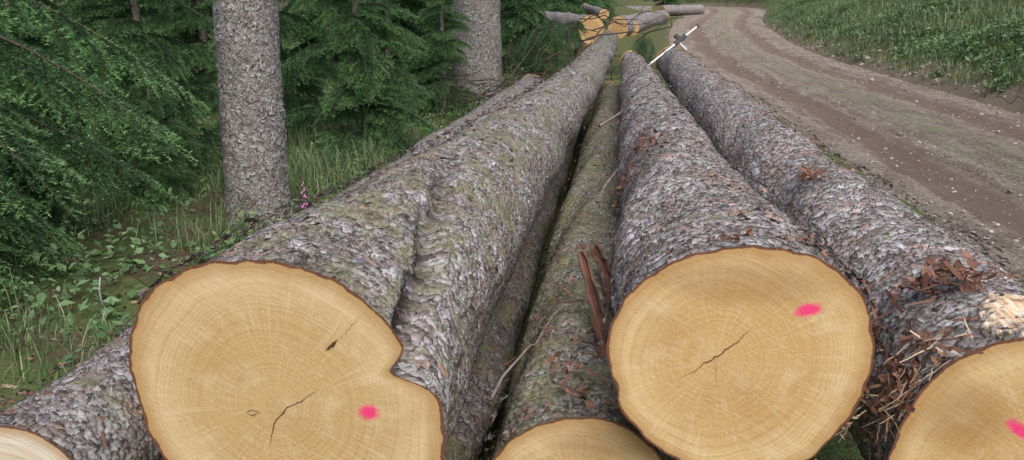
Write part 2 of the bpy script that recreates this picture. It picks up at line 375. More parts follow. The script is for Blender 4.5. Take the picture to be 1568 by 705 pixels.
k=(tx<ln_-.18)&(tx>ln_-2.8)&(snoise(tx,ty,1.6,8,6)>-.45); tx,ty=tx[k],ty[k]
hg=rng.uniform(.08,.36,len(tx))*np.clip((ln_[k]-.0-tx)/.7,.45,1)
px=np.repeat(tx,45)+rng.normal(0,.10,len(tx)*45); py=np.repeat(ty,45)+rng.normal(0,.10,len(tx)*45)
grass('forest_grass',px,py,np.repeat(hg,45)*rng.uniform(.4,1.2,len(px)),M_grass,.0028,.9)
n=2600; ss=rng.uniform(8,60,n); e=.1+rng.gamma(1.2,1.8,n); lat=halfw(ss)+e
tx=np.interp(ss,L,RC[:,0])+np.interp(ss,L,RN[:,0])*lat; ty=np.interp(ss,L,RC[:,1])+np.interp(ss,L,RN[:,1])*lat
px=np.repeat(tx,24)+rng.normal(0,.12,n*24); py=np.repeat(ty,24)+rng.normal(0,.12,n*24)
grass('bank_grass',px,py,rng.uniform(.06,.22,len(px))*np.repeat(1+np.minimum(e,2)*.6,24),M_grass,.005,.9)
# sticks
def tube(pts,rads,k=6):
    pts=np.array(pts,float); n=len(pts); V=[]
    for i in range(n):
        tdir=pts[min(i+1,n-1)]-pts[max(i-1,0)]; tdir/=np.linalg.norm(tdir)+1e-9
        a=np.cross(tdir,(0,0,1.)); 
        if np.linalg.norm(a)<.1: a=np.cross(tdir,(1.,0,0))
        a/=np.linalg.norm(a); b=np.cross(tdir,a)
        for j in range(k):
            th=6.283*j/k; V.append(pts[i]+rads[i]*(a*math.cos(th)+b*math.sin(th)))
    F=[]
    for i in range(n-1):
        for j in range(k): F.append((i*k+j,i*k+(j+1)%k,(i+1)*k+(j+1)%k,(i+1)*k+j))
    return np.array(V),np.array(F)
def join(parts):
    Vs,Fs,o=[],[],0
    for V,F in parts: Vs.append(V); Fs.append(F+o); o+=len(V)
    return np.vstack(Vs),np.vstack(Fs)
def stick(p,q,r0,r1,n=6,j=.02):
    p=np.array(p,float); q=np.array(q,float); ln=np.linalg.norm(q-p)
    pts=[p+(q-p)*t+(rng.normal(0,j*ln,3) if 0<t<1 else 0) for t in np.linspace(0,1,n)]
    return tube(pts,np.linspace(r0,r1,n),5)
# ------------------------------------------------------------ logs
def polar(points):
    P=np.array(points); a=np.arctan2(P[:,1],P[:,0]); r=np.hypot(P[:,0],P[:,1]); o=np.argsort(a)
    return a[o],r[o]
def log(name,P0,P1,r0,r1,bark,face,outline=None,notch=None,nth=300,dsk=.003,flare=.9,bow=0,lump=.007,mid=None,seed=0,dark=None):
    par=empty(name,P0)
    P0=np.array(P0,float); P1=np.array(P1,float); Ln=np.linalg.norm(P1-P0); A=(P1-P0)/Ln
    Rt=np.cross(A,(0,0,1.)); Rt/=np.linalg.norm(Rt); U=np.cross(Rt,A)
    s=[0]; 
    while s[-1]<Ln: s.append(s[-1]+max(.0035,dsk*(P0[1]+s[-1])))
    s[-1]=Ln; s=np.array(s)
    th=np.linspace(-np.pi/2,1.5*np.pi,nth); thw=(th+np.pi)%(2*np.pi)-np.pi
    if mid is None: rs=r0+(r1-r0)*(s/Ln)
    else:
        kx=[0]+[m_[0] for m_ in mid]+[1]; ky=[r0]+[m_[1] for m_ in mid]+[r1]
        rs=np.interp(s/Ln,kx,ky); ks=np.hanning(81); ks/=ks.sum(); rs=np.convolve(np.r_[[rs[0]]*40,rs,[rs[-1]]*40],ks,'valid')
    if outline is not None:
        a,r=polar(outline); oc=np.interp(thw,a,r,period=2*np.pi)
        ker=np.ones(9)/9; oc=np.convolve(np.r_[oc[-9:-1],oc,oc[1:9]],ker,'same')[8:8+nth]
        oc=oc*(1+.005*np.sin(13*th)+.004*np.sin(29*th+1))
    else:
        oc=r0*(1+.03*np.sin(2*th+seed)+.02*np.sin(3*th+seed*2)+.008*np.sin(7*th+seed)+.004*np.sin(23*th))
    bl=np.exp(-(s/flare)**1.3)[:,None]
    rad=rs[:,None]*(1-bl)+oc[None,:]*bl
    rr=np.random.default_rng(100+seed)
    S,T=np.meshgrid(s,th,indexing='ij')
    for i in range(7):
        f=rr.uniform(1.5,8); k=rr.integers(1,6); rad=rad+lump*.5*np.sin(S*f+rr.uniform(0,6)+k*T)*np.minimum(S/.3,1)
    dk=np.zeros_like(S)
    if notch:
        a0,a1,s1,dep,wd=notch
        an=a0+(a1-a0)*np.clip(S/s1,0,1)**.8+.04*np.sin(S*14)+.02*np.sin(S*33); dd=(T-an+np.pi)%(2*np.pi)-np.pi
        g=np.exp(-(dd/wd)**2)*np.clip(1.25-S/(s1*1.1),0,1)
        rad=rad-dep*g; dk=np.exp(-(dd/(wd*.38))**2)*np.clip(1.3-S/(s1*1.1),0,1)*(.6+.4*np.sin(S*41+np.sin(S*17)*3))
        dk=np.clip(dk,0,.95)
    if dark is not None: dk=np.maximum(dk,dark)
    ctr=S/Ln; bx=bow*np.sin(np.pi*ctr)
    loc=(Rt[None,None]*(rad*np.cos(T)+bx)[...,None]+U[None,None]*(rad*np.sin(T))[...,None]+A[None,None]*S[...,None])
    V=loc.reshape(-1,3)
    ub=(T+np.pi/2)*max(r0*.9,.1)
    fade=np.clip(S/.02,.25,1)
    mesh_obj('bark',V,gridfaces(len(s),nth),bark,True,{'buv':np.stack([ub+seed*3.1,S+seed*1.7,S*0],-1).reshape(-1,3),'fade':fade.ravel(),'dark':dk.ravel()},par)
    for end in (0,1):
        q=np.linspace(0,1,22)[:,None]; ro=rad[0 if end==0 else -1][None,:]*1.010
        x=q*ro*np.cos(th)[None]; y=q*ro*np.sin(th)[None]
        off=-.002 if end==0 else Ln+.002
        VV=(Rt*x[...,None]+U*y[...,None]+A*off+(Rt*bx[0 if end==0 else -1,0]))
        F=gridfaces(22,nth); F=F if end else F[:,::-1]
        mesh_obj('cut_face' if end==0 else 'far_cut_face',VV.reshape(-1,3),F,face,True,{'fco':np.stack([x,y,np.broadcast_to(q,x.shape)],-1).reshape(-1,3)},par)
    return dict(par=par,P0=P0,A=A,Rt=Rt,U=U,Ln=Ln,loc=loc,s=s,th=th,rad=rad)
def surf(lg,theta,s):
    i=np.clip(np.searchsorted(lg['s'],s),1,len(lg['s'])-1); t=(theta+np.pi/2)%(2*np.pi)
    j=np.clip((t/(2*np.pi)*(len(lg['th'])-1)).astype(int),0,len(lg['th'])-1)
    p=lg['loc'][i,j]; nrm=lg['Rt'][None]*np.cos(theta)[:,None]+lg['U'][None]*np.sin(theta)[:,None]
    tan=-lg['Rt'][None]*np.sin(theta)[:,None]+lg['U'][None]*np.cos(theta)[:,None]
    return p,nrm,tan
def flakes(lg,theta,s,size,mat,rnd,lift=.006,tilt=(.1,.5),asp=(.6,1.4),name='bark_flakes',curl=.25,face=None):
    n=len(theta); p,N_,T_=surf(lg,theta,s); A=np.repeat(lg['A'][None],n,0)
    yaw=rng.uniform(0,6.283,n) if face is None else np.pi+rng.normal(0,face,n)
    a=T_*np.cos(yaw)[:,None]+A*np.sin(yaw)[:,None]; b=-T_*np.sin(yaw)[:,None]+A*np.cos(yaw)[:,None]
    tl=rng.uniform(tilt[0],tilt[1],n)[:,None]
    b2=b*np.cos(tl)+N_*np.sin(tl); n2=np.cross(a,b2)
    n2*=np.sign((n2*N_).sum(1))[:,None]
    w=size*rng.uniform(asp[0],asp[1],n)*1.2; h=size*rng.uniform(asp[0],asp[1],n)
    V=np.zeros((n,20,3))
    for iy in range(4):
        for ix in range(5):
            u=(ix/4-.5); v=iy/3
            wf=[.55,.95,1.,.6][iy]; vf=1-.35*(2*u)**2
            u=u*wf+rng.normal(0,.07,n); v=v*vf+rng.normal(0,.06,n)
            z=curl*((v-.2)**2)*h+ rng.normal(0,.04,n)*h
            V[:,iy*5+ix]=p+N_*lift+a*(u*w)[:,None]+b2*((v-.2)*h)[:,None]+n2*z[:,None]
    T=gridfaces(4,5); F=(T[None]+(np.arange(n)*20)[:,None,None]).reshape(-1,4)
    return mesh_obj(name,V.reshape(-1,3),F,mat,False,{'rnd':np.repeat(rnd,20)},lg['par'])
def strips(lg,theta0,s0,n,spread,length,mat,name='torn_bark_strips',lift=.012,wd=.005,out=.05):
    parts=[];rn=[]
    for i in range(n):
        th=np.array([theta0+rng.normal(0,spread[0])]); s=np.array([max(.005,abs(s0+rng.normal(0,spread[1])))])
        p,N_,T_=surf(lg,th,s); p=p[0]+N_[0]*lift*rng.uniform(.4,1.6); 
        d=T_[0]*rng.normal(0,1)+lg['A']*rng.normal(0,1)+N_[0]*rng.uniform(-.15,.25); d/=np.linalg.norm(d)
        ln=length*rng.uniform(.3,1.3); cur=rng.normal(0,.5,3)
        sd=np.cross(d,N_[0]); sd/=np.linalg.norm(sd)+1e-6; w=wd*rng.uniform(.4,1.6)
        V=[]
        for k in range(6):
            t=k/5; c=p+d*ln*(t-.3)+cur*ln*out*6*t*t*.5+N_[0]*abs(rng.normal(0,.002)); ww=w*(1-.7*abs(t-.4))
            V+= [c-sd*ww,c+sd*ww]
        parts.append((np.array(V),gridfaces(6,2))); rn+= [rng.uniform()]*12
    V,F=join(parts); mesh_obj(name,V,F,mat,False,{'rnd':np.array(rn)},lg['par'])
def facemarks(lg,cracks,name='drying_crack'):
    parts=[]
    for pts,wd in cracks:
        P=np.array(pts,float); t=np.linspace(0,1,len(P)); tt=np.linspace(0,1,26)
        x=np.interp(tt,t,P[:,0])+rng.normal(0,.0012,26); y=np.interp(tt,t,P[:,1])+rng.normal(0,.0012,26)
        ww=wd*np.sin(np.pi*np.clip(tt*.96+.02,0,1))*rng.uniform(.5,1.2,26)
        d=np.array([P[-1,0]-P[0,0],P[-1,1]-P[0,1]]); d/=np.linalg.norm(d)
        V=[]
        for i in range(26):
            for sg in(-1,1):
                V.append(lg['Rt']*(x[i]-d[1]*sg*ww[i])+lg['U']*(y[i]+d[0]*sg*ww[i])-lg['A']*.0032)
        parts.append((np.array(V),gridfaces(26,2)))
    V,F=join(parts); mesh_obj(name,V,F,M_crack,False,None,lg['par'])
C=1.5
# big log on the left
o1=[((x-435)*.00148,(600-y)*.00150) for x,y in [(205,570),(215,520),(250,465),(300,432),(380,412),(450,412),(520,430),(568,462),(600,500),(622,530),(645,562),(660,600),(662,650),(655,705),(620,765),(540,800),(430,810),(330,795),(260,755),(228,705),(210,630)]]
lg1=log('spruce_log',(-.47,1.50,.72),(1.52,12.9,.90),.30,.145,bark_mat('bark_log_a',moss=.6,rust=.42,warm=.5,tone=1.04),face_mat('cut_a',(-.02,-.03),pink=(.182,-.026,.022,.018,.1),blotch=.3),
   outline=o1,notch=(R(15),R(88),1.3,.062,.115),nth=400,dsk=.0024,mid=[(.1,.27),(.28,.22),(.5,.195)],seed=1,bow=.09)
facemarks(lg1,[([(-.045,-.135),(-.03,-.08),(0,-.035),(.035,-.015),(.08,.02)],.0013),([(.10,.105),(.125,.13)],.0040),([(.13,.13),(.18,.19)],.0005),
   ([(-.09,-.052),(-.075,-.045),(-.055,-.048)],.0009),([(-.09,-.052),(-.075,-.058),(-.055,-.048)],.0009)])
# log right of centre
o3=[((x-1130)*.00134,(560-y)*.00143) for x,y in [(938,510),(958,468),(1000,425),(1060,397),(1130,385),(1190,388),(1250,408),(1292,445),(1316,500),(1320,550),(1304,615),(1272,668),(1230,712),(1170,735),(1100,732),(1035,705),(985,665),(955,632),(958,612),(942,580),(936,545)]]
lg3=log('spruce_log',(.455,1.48,.79),(1.42,9.7,.79),.25,.135,bark_mat('bark_log_b',moss=.1,rust=.58,tone=1.16,warm=.4),face_mat('cut_b',(-.045,.012),pink=(.124,.128,.027,.014,.25),base=((.66,.42,.17),(.77,.55,.27)),blotch=.45,stain=(.0,.18,.25,.06)),
   outline=o3,nth=360,dsk=.0024,mid=[(.42,.205)],seed=2)
facemarks(lg3,[([(-.115,-.035),(-.07,.0),(-.045,.018),(.0,.06),(.02,.085)],.0012),([(-.045,.018),(-.04,-.04)],.0003)])
# right log
lg4=log('spruce_log',(1.02,1.37,.61),(1.78,9.2,.84),.29,.165,bark_mat('bark_log_c',moss=.1,rust=.56,bare=(.80+4*3.1,.09+4*1.7,.11,.13),tone=1.12,warm=.5),face_mat('cut_c',(.03,-.02),pink=(-.05,.10,.032,.013,-.7),base=((.64,.40,.16),(.76,.54,.26)),blotch=.5,stain=(-.16,.12,.12,.1)),
   nth=360,dsk=.0026,mid=[(.4,.235)],seed=4)
# low middle log
lg2=log('spruce_log',(.153,1.60,.35),(1.10,9.1,.48),.25,.14,bark_mat('bark_log_d',moss=.8,rust=.5,tone=.9,grey=.9,warm=.7),face_mat('cut_d',blotch=.5,stain=(.08,.2,.2,.06)),nth=300,dsk=.003,seed=5)
# low left log
lg0=log('spruce_log',(-1.18,1.64,.33),(.25,10.2,.44),.24,.17,bark_mat('bark_log_e',moss=.25,rust=.5,tone=.85,warm=.7),face_mat('cut_e',base=((.74,.61,.45),(.85,.78,.66)),blotch=.2),nth=300,dsk=.003,seed=6)
lgh=log('spruce_log',(-.30,1.72,.20),(1.05,11.5,.30),.17,.11,bark_mat('bark_log_f',moss=.5,rust=.5,tone=.6,warm=.8),face_mat('cut_f'),nth=180,dsk=.005,seed=7)
# flakes
for lg,nf in((lg1,2600),(lg3,1500),(lg4,1600),(lg2,800),(lg0,900)):
    s=lg['Ln']*rng.uniform(0,1,nf)**1.8*.97+.02; th=rng.normal(np.pi/2,.75,nf)
    flakes(lg,th,s,rng.uniform(.006,.019,nf),M_flake,rng.uniform(0,1,nf),lift=.013,tilt=(.0,.45),face=.8,asp=(.6,1.4))
def red(lg,th,s,n,sp=(.1,.08),size=.03,strip=.08,ns=None):
    size*=.5; n=int(n*.9)
    flakes(lg,rng.normal(th,sp[0],n),np.abs(rng.normal(s,sp[1],n)),rng.uniform(.3,1.3,n)*size,M_redbark,rng.uniform(0,1,n),lift=.015,tilt=(.0,.6),name='torn_bark',curl=.8)
    strips(lg,th,s,ns or n//2,sp,strip*.8,M_redbark,lift=.015)
red(lg3,R(120),1.35,40,(.15,.14),.035,.12); red(lg3,R(145),.9,20,(.10,.10),.03,.1)
red(lg3,R(75),.03,36,(.35,.012),.018,.05); red(lg3,R(20),.04,50,(.4,.025),.025,.06)
red(lg4,R(110),.28,60,(.16,.04),.045,.11); red(lg4,R(150),.06,90,(.25,.04),.03,.10); red(lg4,R(112),1.35,26,(.06,.05),.04,.12)
red(lg4,R(90),2.3,16,(.3,.6),.025,.1)
red(lg2,R(95),.3,45,(.3,.25),.035,.10); red(lg2,R(80),.03,24,(.4,.02),.02,.05); red(lg2,R(110),1.2,24,(.4,.5),.03,.1)
red(lg1,R(60),2.,14,(.5,1.),.02,.06); red(lg0,R(90),.08,20,(.4,.05),.02,.06)
strips(lg4,R(150),.04,50,(.25,.03),.07,M_pale,'pale_splinters',wd=.002)
strips(lg3,R(-20),.02,30,(.3,.02),.05,M_pale,'pale_splinters',wd=.002)
# torn bark slab standing between the logs, and loose sticks
def slab(name,p,q,w,mat):
    p=np.array(p);q=np.array(q); V=[]
    d=(q-p); sd=np.cross(d,(0.2,1,0.1)); sd/=np.linalg.norm(sd); nn=np.cross(sd,d); nn/=np.linalg.norm(nn)
    for i,t in enumerate(np.linspace(0,1,12)):
        for j in np.linspace(-1,1,7):
            ww=w*(1-.35*t)*(1+.18*math.sin(i*2.1))
            V.append(p+d*t+sd*ww*j+nn*(w*.5*(1-j*j)+rng.normal(0,.0015))+nn*.02*math.sin(t*3))
    o=mesh_obj(name,np.array(V),gridfaces(12,7),mat,False,{'rnd':rng.uniform(0,.6,84)})
    m=o.modifiers.new('thick','SOLIDIFY'); m.thickness=.006
slab('bark_slab',(.25,1.95,.58),(.20,2.25,.79),.022,M_redbark)
slab('bark_slab',(.30,2.3,.62),(.27,2.6,.70),.03,M_redbark)
for p,q,a,b in [((-.05,1.78,.56),(.16,2.25,.63),.004,.002),((.22,2.1,.64),(.33,2.22,.64),.004,.003),((.35,3.2,.70),(.72,3.9,.92),.007,.003),((.5,4.6,.8),(.95,5.5,.95),.01,.004)]:
    V,F=stick(p,q,a,b); mesh_obj('stick',V,F,M_stick)
# ------------------------------------------------------------ distant log pile
fm=face_mat('cut_pile',base=((.52,.30,.13),(.68,.46,.24)),blotch=.9); bk=bark_mat('bark_pile',rust=.7,tone=.95,disp=.006)
for i,(x,y,z,r,dx) in enumerate([(1.40,14.6,.99,.25,-1.6),(1.86,14.5,1.03,.19,.9),(1.45,15.6,.5,.22,-.4),(2.15,14.9,1.0,.14,.5),(1.66,15.0,1.25,.09,-.6)]):
    log('cut_log',(x,y,z),(x+dx+.6,y+4,z+.1),r,r*.8,bk,fm,nth=70,dsk=.004,seed=10+i)
log('cut_log',(7.35,41,.98),(9.6,42.2,1.02),.27,.24,bk,fm,nth=50,dsk=.003,seed=20)
log('cut_log',(7.0,42,.95),(4.2,43,.95),.25,.22,bk,fm,nth=50,dsk=.003,seed=21)
# ------------------------------------------------------------ forestry caliper
def box(c,ax,sz):
    c=np.array(c); V=[]
    for i in(-1,1):
        for j in(-1,1):
            for k in(-1,1): V.append(c+ax[0]*sz[0]*i+ax[1]*sz[1]*j+ax[2]*sz[2]*k)
    return np.array(V),np.array([(0,1,3,2),(4,6,7,5),(0,4,5,1),(2,3,7,6),(0,2,6,4),(1,5,7,3)])
cal=empty('tree_caliper',(0,0,0))
a0=np.array((1.43,8.75,.80)); b0=np.array((2.05,9.15,1.22)); ax=(b0-a0)/np.linalg.norm(b0-a0); up=np.array((.35,-.5,-.8)); up-=ax*(up@ax); up/=np.linalg.norm(up); th_=np.cross(ax,up)
Lc=np.linalg.norm(b0-a0); AX=(ax,up,th_)
def part(n,bx,mat):
    o=mesh_obj(n,*bx,mat,False,None,cal); b=o.modifiers.new('b','BEVEL'); b.width=.002; b.segments=2
part('scale_bar',box((a0+b0)/2,AX,(Lc/2,.009,.005)),M_metal)
part('fixed_jaw',box(a0+up*.05,AX,(.007,.06,.006)),M_metal)
part('sliding_jaw',box(a0+ax*Lc*.62+up*.07,AX,(.007,.06,.006)),M_metal)
part('slider',box(a0+ax*Lc*.66,AX,(.085,.024,.016)),M_black)
part('grip',box(a0+ax*Lc*.66-up*.05,AX,(.022,.03,.014)),M_black)
part('end_stop',box(b0,AX,(.012,.018,.012)),M_black)
# ------------------------------------------------------------ spruce foliage
def frond_arrays(Lf,seed,space=.006,ndl=.017,nw=.0019,step=.048,sub=.042,subk=.42,tipl=.07):
    g=np.random.default_rng(seed)
    segs=[]; wood=[]
    def mainpos(t): return np.array([Lf*t,.05*Lf*math.sin(3*t+seed),-.20*Lf*t*t+.06*Lf*math.sin(t*3.)])
    t=.05; mp=[mainpos(x) for x in np.linspace(0,1,12)]
    wood.append(tube(mp,np.linspace(.007*Lf+.002,.0015,12),5))
    while t<1:
        p=mainpos(t); dm=mainpos(min(t+.02,1.02))-mainpos(t); dm/=np.linalg.norm(dm)
        for sd in(-1,1):
            ln=Lf*.40*(1-t)**.8*min(1,.35+t*3)*g.uniform(.6,1.15)+.035
            an=R(g.uniform(42,62)); lat=np.array([0,sd,0.])
            d=dm*math.cos(an)+lat*math.sin(an)+np.array([0,0,g.uniform(-.35,.05)]); d/=np.linalg.norm(d)
            n=np.cross(d,(0,0,1.)); n/=np.linalg.norm(n)
            drop=g.uniform(.1,.45)
            segs.append((p,d,ln,n,drop)); wood.append(tube([p,p+d*ln*.5-np.array([0,0,drop*ln*.25]),p+d*ln-np.array([0,0,drop*ln])],[.0022,.0015,.0008],3))
            if ln>.10:
                q=.18
                while q<.95:
                    pp=p+d*ln*q-np.array([0,0,drop*ln*q*q])
                    for s2 in(-1,1):
                        l2=(ln*subk*(1-q)+.03)*g.uniform(.6,1.2)
                        d2=d*math.cos(.85)+n*s2*math.sin(.85)+np.array([0,0,-drop*q-g.uniform(0,.4)]); d2/=np.linalg.norm(d2)
                        segs.append((pp,d2,l2,np.cross(d2,(0,0,1.)),g.uniform(0,.4)))
                    q+=sub/ln*g.uniform(.8,1.3)
        t+=step/Lf*g.uniform(.75,1.2)
    for x in np.linspace(.15,.98,int(Lf*22)): 
        p=mainpos(x); d=mainpos(x+.02)-p; d/=np.linalg.norm(d); segs.append((p,d,.07,np.cross(d,(0,0,1.)),0))
    Ps,Ds,Ns,Ts=[],[],[],[]
    for p,d,ln,n,dr in segs:
        k=max(3,int(ln/space)); u=(np.arange(k)+g.uniform(0,1,k))/k
        pos=p+d*ln*u[:,None]; pos[:,2]-=dr*ln*u*u
        for m_ in range(3):
            phi=g.uniform(-.5,.5,k)+[0,np.pi,np.pi/2][m_]
            n1=n/(np.linalg.norm(n)+1e-6); n2=np.cross(n1,d)
            rad=n1*np.cos(phi)[:,None]+n2*np.sin(phi)[:,None]
            nd=d*.65+rad*.8; nd/=np.linalg.norm(nd,axis=1)[:,None]
            Ps.append(pos); Ds.append(nd*(ndl*g.uniform(.75,1.15,k)[:,None])); Ns.append(np.cross(nd,rad+.3*g.normal(0,1,(k,3))))
            Ts.append(np.clip(1-(1-u)*ln/tipl,0,1)**.7*(1 if ln>.03 else .6))
    P=np.vstack(Ps);D_=np.vstack(Ds);W=np.vstack(Ns); W/=np.linalg.norm(W,axis=1)[:,None]+1e-6; T=np.concatenate(Ts)
    m=len(P); V=np.empty((m,3,3)); V[:,0]=P-W*nw; V[:,1]=P+W*nw; V[:,2]=P+D_
    rn=np.repeat(g.uniform(0,1,m),3)
    wv,wf=join(wood); wf=np.vstack([wf[:,[0,1,2]],wf[:,[0,2,3]]])
    return V.reshape(-1,3),np.repeat(T,3),rn,wv,wf
def foliage_mesh(name,items):
    NV,TI,RN_,OR,WV,WF=[],[],[],[],[],[]; o=0
    for (V,T,rn,wv,wf),M,orn in items:
        M=np.array(M); A3=M[:3,:3].T; t3=M[:3,3]
        NV.append(V@A3+t3); TI.append(T); RN_.append(rn); OR.append(np.full(len(V),orn)); WV.append(wv@A3+t3); WF.append(wf+o); o+=len(wv)
    NV=np.vstack(NV); WV=np.vstack(WV); WF=np.vstack(WF); m=len(NV)
    Fn=np.arange(m).reshape(-1,3); z=np.zeros(len(WV))
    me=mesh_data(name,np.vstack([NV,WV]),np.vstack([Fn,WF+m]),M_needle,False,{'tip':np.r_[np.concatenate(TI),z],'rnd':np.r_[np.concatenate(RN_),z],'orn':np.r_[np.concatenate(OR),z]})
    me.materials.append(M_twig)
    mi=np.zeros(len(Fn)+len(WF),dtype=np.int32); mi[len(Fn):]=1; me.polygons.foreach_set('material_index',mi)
    return me
FS=[frond_arrays(1.0,i+1,space=.010,nw=.0032,ndl=.019) for i in range(3)]
FL=[frond_arrays(1.8,i+11,space=.009,nw=.0026,ndl=.019,step=.075,sub=.062,subk=.5,tipl=.075) for i in range(2)]
FD=[frond_arrays(1.0,i+21,space=.022,ndl=.026,nw=.0075,step=.06,sub=.07) for i in range(2)]
def frond_item(loc,az,pitch,Lf,roll=0,far=False,lo=0.,hi=1.):
    ar,n0=(random.choice(FD),1.) if far else ((random.choice(FS),1.) if Lf<1.35 else (random.choice(FL),1.8))
    k=Lf/n0
    M=Matrix.LocRotScale(Vector(loc),Euler((roll,pitch,az),'XYZ'),Vector((k,k*random.uniform(.85,1.1),k)))
    return (ar,M,random.uniform(lo,hi))
def trunkmesh(name,H,r0,r1,mat,nth=60,flare=.5,ds=.04,lean=(0,0),seed=0):
    z=np.arange(0,H,ds) if H<6 or ds>.1 else np.concatenate([np.arange(0,3.2,ds),np.arange(3.2,H,.2)]); th=np.linspace(0,2*np.pi,nth)
    Z_,T=np.meshgrid(z,th,indexing='ij'); r=r0+(r1-r0)*Z_/H; r=r*(1+flare*np.exp(-Z_/.16)*(1+.35*np.sin(5*T+seed)))
    r=r*(1+.02*np.sin(3*T+Z_*2+seed)+.015*np.sin(Z_*9+T*2))
    V=np.stack([r*np.cos(T)+lean[0]*Z_,r*np.sin(T)+lean[1]*Z_,Z_-.15],-1).reshape(-1,3)
    return V,gridfaces(len(z),nth),{'buv':np.stack([T*r0,Z_,Z_*0],-1).reshape(-1,3),'fade':np.ones(Z_.size),'dark':np.zeros(Z_.size)}
M_trunk=bark_mat('standing_spruce_bark',moss=0,rust=.05,tone=.84,disp=.008,cell=(70,55),grey=.95,warm=.35)
M_trunk2=simple('thin_trunk',(.13,.11,.09),(.32,.29,.26),25,bs=.6,bd=.02)
def tree_coll(name,H,Lmax,z0,dz,nb,r,pw=.8,dead=0,pm=(.0,.45),far=False,lo=0.):
    c=bpy.data.collections.new(name)
    V,F,A_=trunkmesh(name,H,r,.02,M_trunk2,nth=14,ds=.2,flare=.3)
    mesh_obj('trunk',V,F,M_trunk2,True,None,None,c)
    z=z0; items=[]
    while z<H-.2:
        for i in range(nb):
            Lf=Lmax*(1-(z-z0*.6)/H)**pw*random.uniform(.75,1.15)
            if Lf<.15: continue
            items.append(frond_item((0,0,z+random.uniform(-.1,.1)),random.uniform(0,6.283),random.uniform(*pm),Lf,random.uniform(-.3,.3),far,lo))
        z+=dz*random.uniform(.8,1.2)
    link(bpy.data.objects.new('branches',foliage_mesh(name+'_branches',items)),None,c)
    if dead:
        parts=[]
        for i in range(dead):
            zz=random.uniform(.3,z0+1); a=random.uniform(0,6.28); l=random.uniform(.4,1.3)
            parts.append(stick((0,0,zz),(l*math.cos(a),l*math.sin(a),zz-random.uniform(-.1,.4)),.010,.003,5))
        V,F=join(parts); mesh_obj('dead_twigs',V,F,M_stick,False,None,None,c)
    return c
CY=[tree_coll('young_spruce_a',3.4,1.25,.12,.24,6,.05,pm=(-.1,.3),lo=.35),tree_coll('young_spruce_b',2.6,1.05,.08,.20,6,.04,pm=(-.1,.3),lo=.45),tree_coll('young_spruce_c',3.8,1.3,.1,.27,6,.05,far=True)]
CT=[tree_coll('tall_spruce_a',15,2.4,3.8,.95,5,.17,dead=26,far=True),tree_coll('tall_spruce_b',13,2.1,3.,.9,5,.13,dead=26,far=True)]
def place(name,c,x,y,s=1.,rot=None):
    o=empty(name,(x,y,float(height(np.array([x]),np.array([y]))[0])-.03)); o.instance_type='COLLECTION'; o.instance_collection=c
    o.rotation_euler=(random.uniform(-.03,.03),random.uniform(-.03,.03),random.uniform(0,6.28) if rot is None else rot); o.scale=(s,s,s*random.uniform(.9,1.1)); return o
for x,y,k,s in [(-3.1,6.9,0,.95),(-1.5,7.9,1,1.05),(-2.6,9.2,0,1.),(-5.0,8.2,0,1.1),(-.85,10.0,1,.8),(-4.2,11.2,0,1.1),(-6.6,10.6,2,1.2),(-1.9,12.6,2,1.2),(-3.2,14.5,2,1.2),(-6,15,2,1.3),(-8.5,13.5,2,1.3),(.2,14.6,2,.8),(.6,19,2,1.),(-9,18,2,1.3),(-4.4,6.2,1,.9),(-5.6,5.6,2,1.),(-1.2,17.5,2,1.2),(1.6,24,2,1.1),(-.5,22,2,1.2),(2.6,30,2,1.2),(-3.3,20,2,1.3),(3.2,38,2,1.3),(1.2,33,2,1.3),(-3.3,5.2,1,.55),(-2.7,6.0,1,.5),(-2.85,3.75,1,.5)]:
    place('young_spruce_tree',CY[k],x,y,s)
cnt=0; TT=[]
for i in range(500):
    x=rng.uniform(-22,5.5); y=rng.uniform(13.5,60)
    d=rdist(np.array([x]),np.array([y]))[0]
    if d>-3.8 or x>-2.2+.17*y: continue
    if any((x-a)**2+(y-b)**2<9.0 for a,b in TT): continue
    TT.append((x,y)); place('spruce_tree',CT[cnt%2],x,y,rng.uniform(.85,1.3)); cnt+=1
    if cnt>=34: break
for x,y in [(-10,5),(-9,9),(15,58),(12,63),(8,66),(3,68),(-3,66),(19,57),(17,50),(24,52),(20,66),(13,69),(5,72)]:
    place('spruce_tree',CT[cnt%2],x,y,rng.uniform(.95,1.25)); cnt+=1
for x,y,s in [(10.5,57.5,1.),(6.8,64,1.3),(13.8,60,1.2),(3,64.5,1.2),(16,56,1.2),(9.2,63.5,1.1)]:
    place('young_spruce_tree',CY[2],x,y,s)
# two standing spruces beside the stack
def standing(x,y,r,H,lean,seed,crown=3.2):
    zz=float(height(np.array([x]),np.array([y]))[0]); p=empty('mature_spruce_tree',(x,y,zz))
    V,F,A_=trunkmesh('trunk',H,r,.06,M_trunk,nth=200,flare=.24,ds=.012,lean=lean,seed=seed)
    mesh_obj('trunk',V,F,M_trunk,True,A_,p)
    z=crown; it=[]
    while z<H:
        for i in range(4): it.append(frond_item((lean[0]*z,lean[1]*z,z),random.uniform(0,6.28),random.uniform(0,.5),2.0*(1-z/H)**.7+.3,0,True))
        z+=1.1
    link(bpy.data.objects.new('crown',foliage_mesh('crown',it)),p)
standing(-1.72,5.25,.195,14,(.030,.0),1,5.5)
standing(-.47,11.0,.33,16,(.0,.0),2,6.)
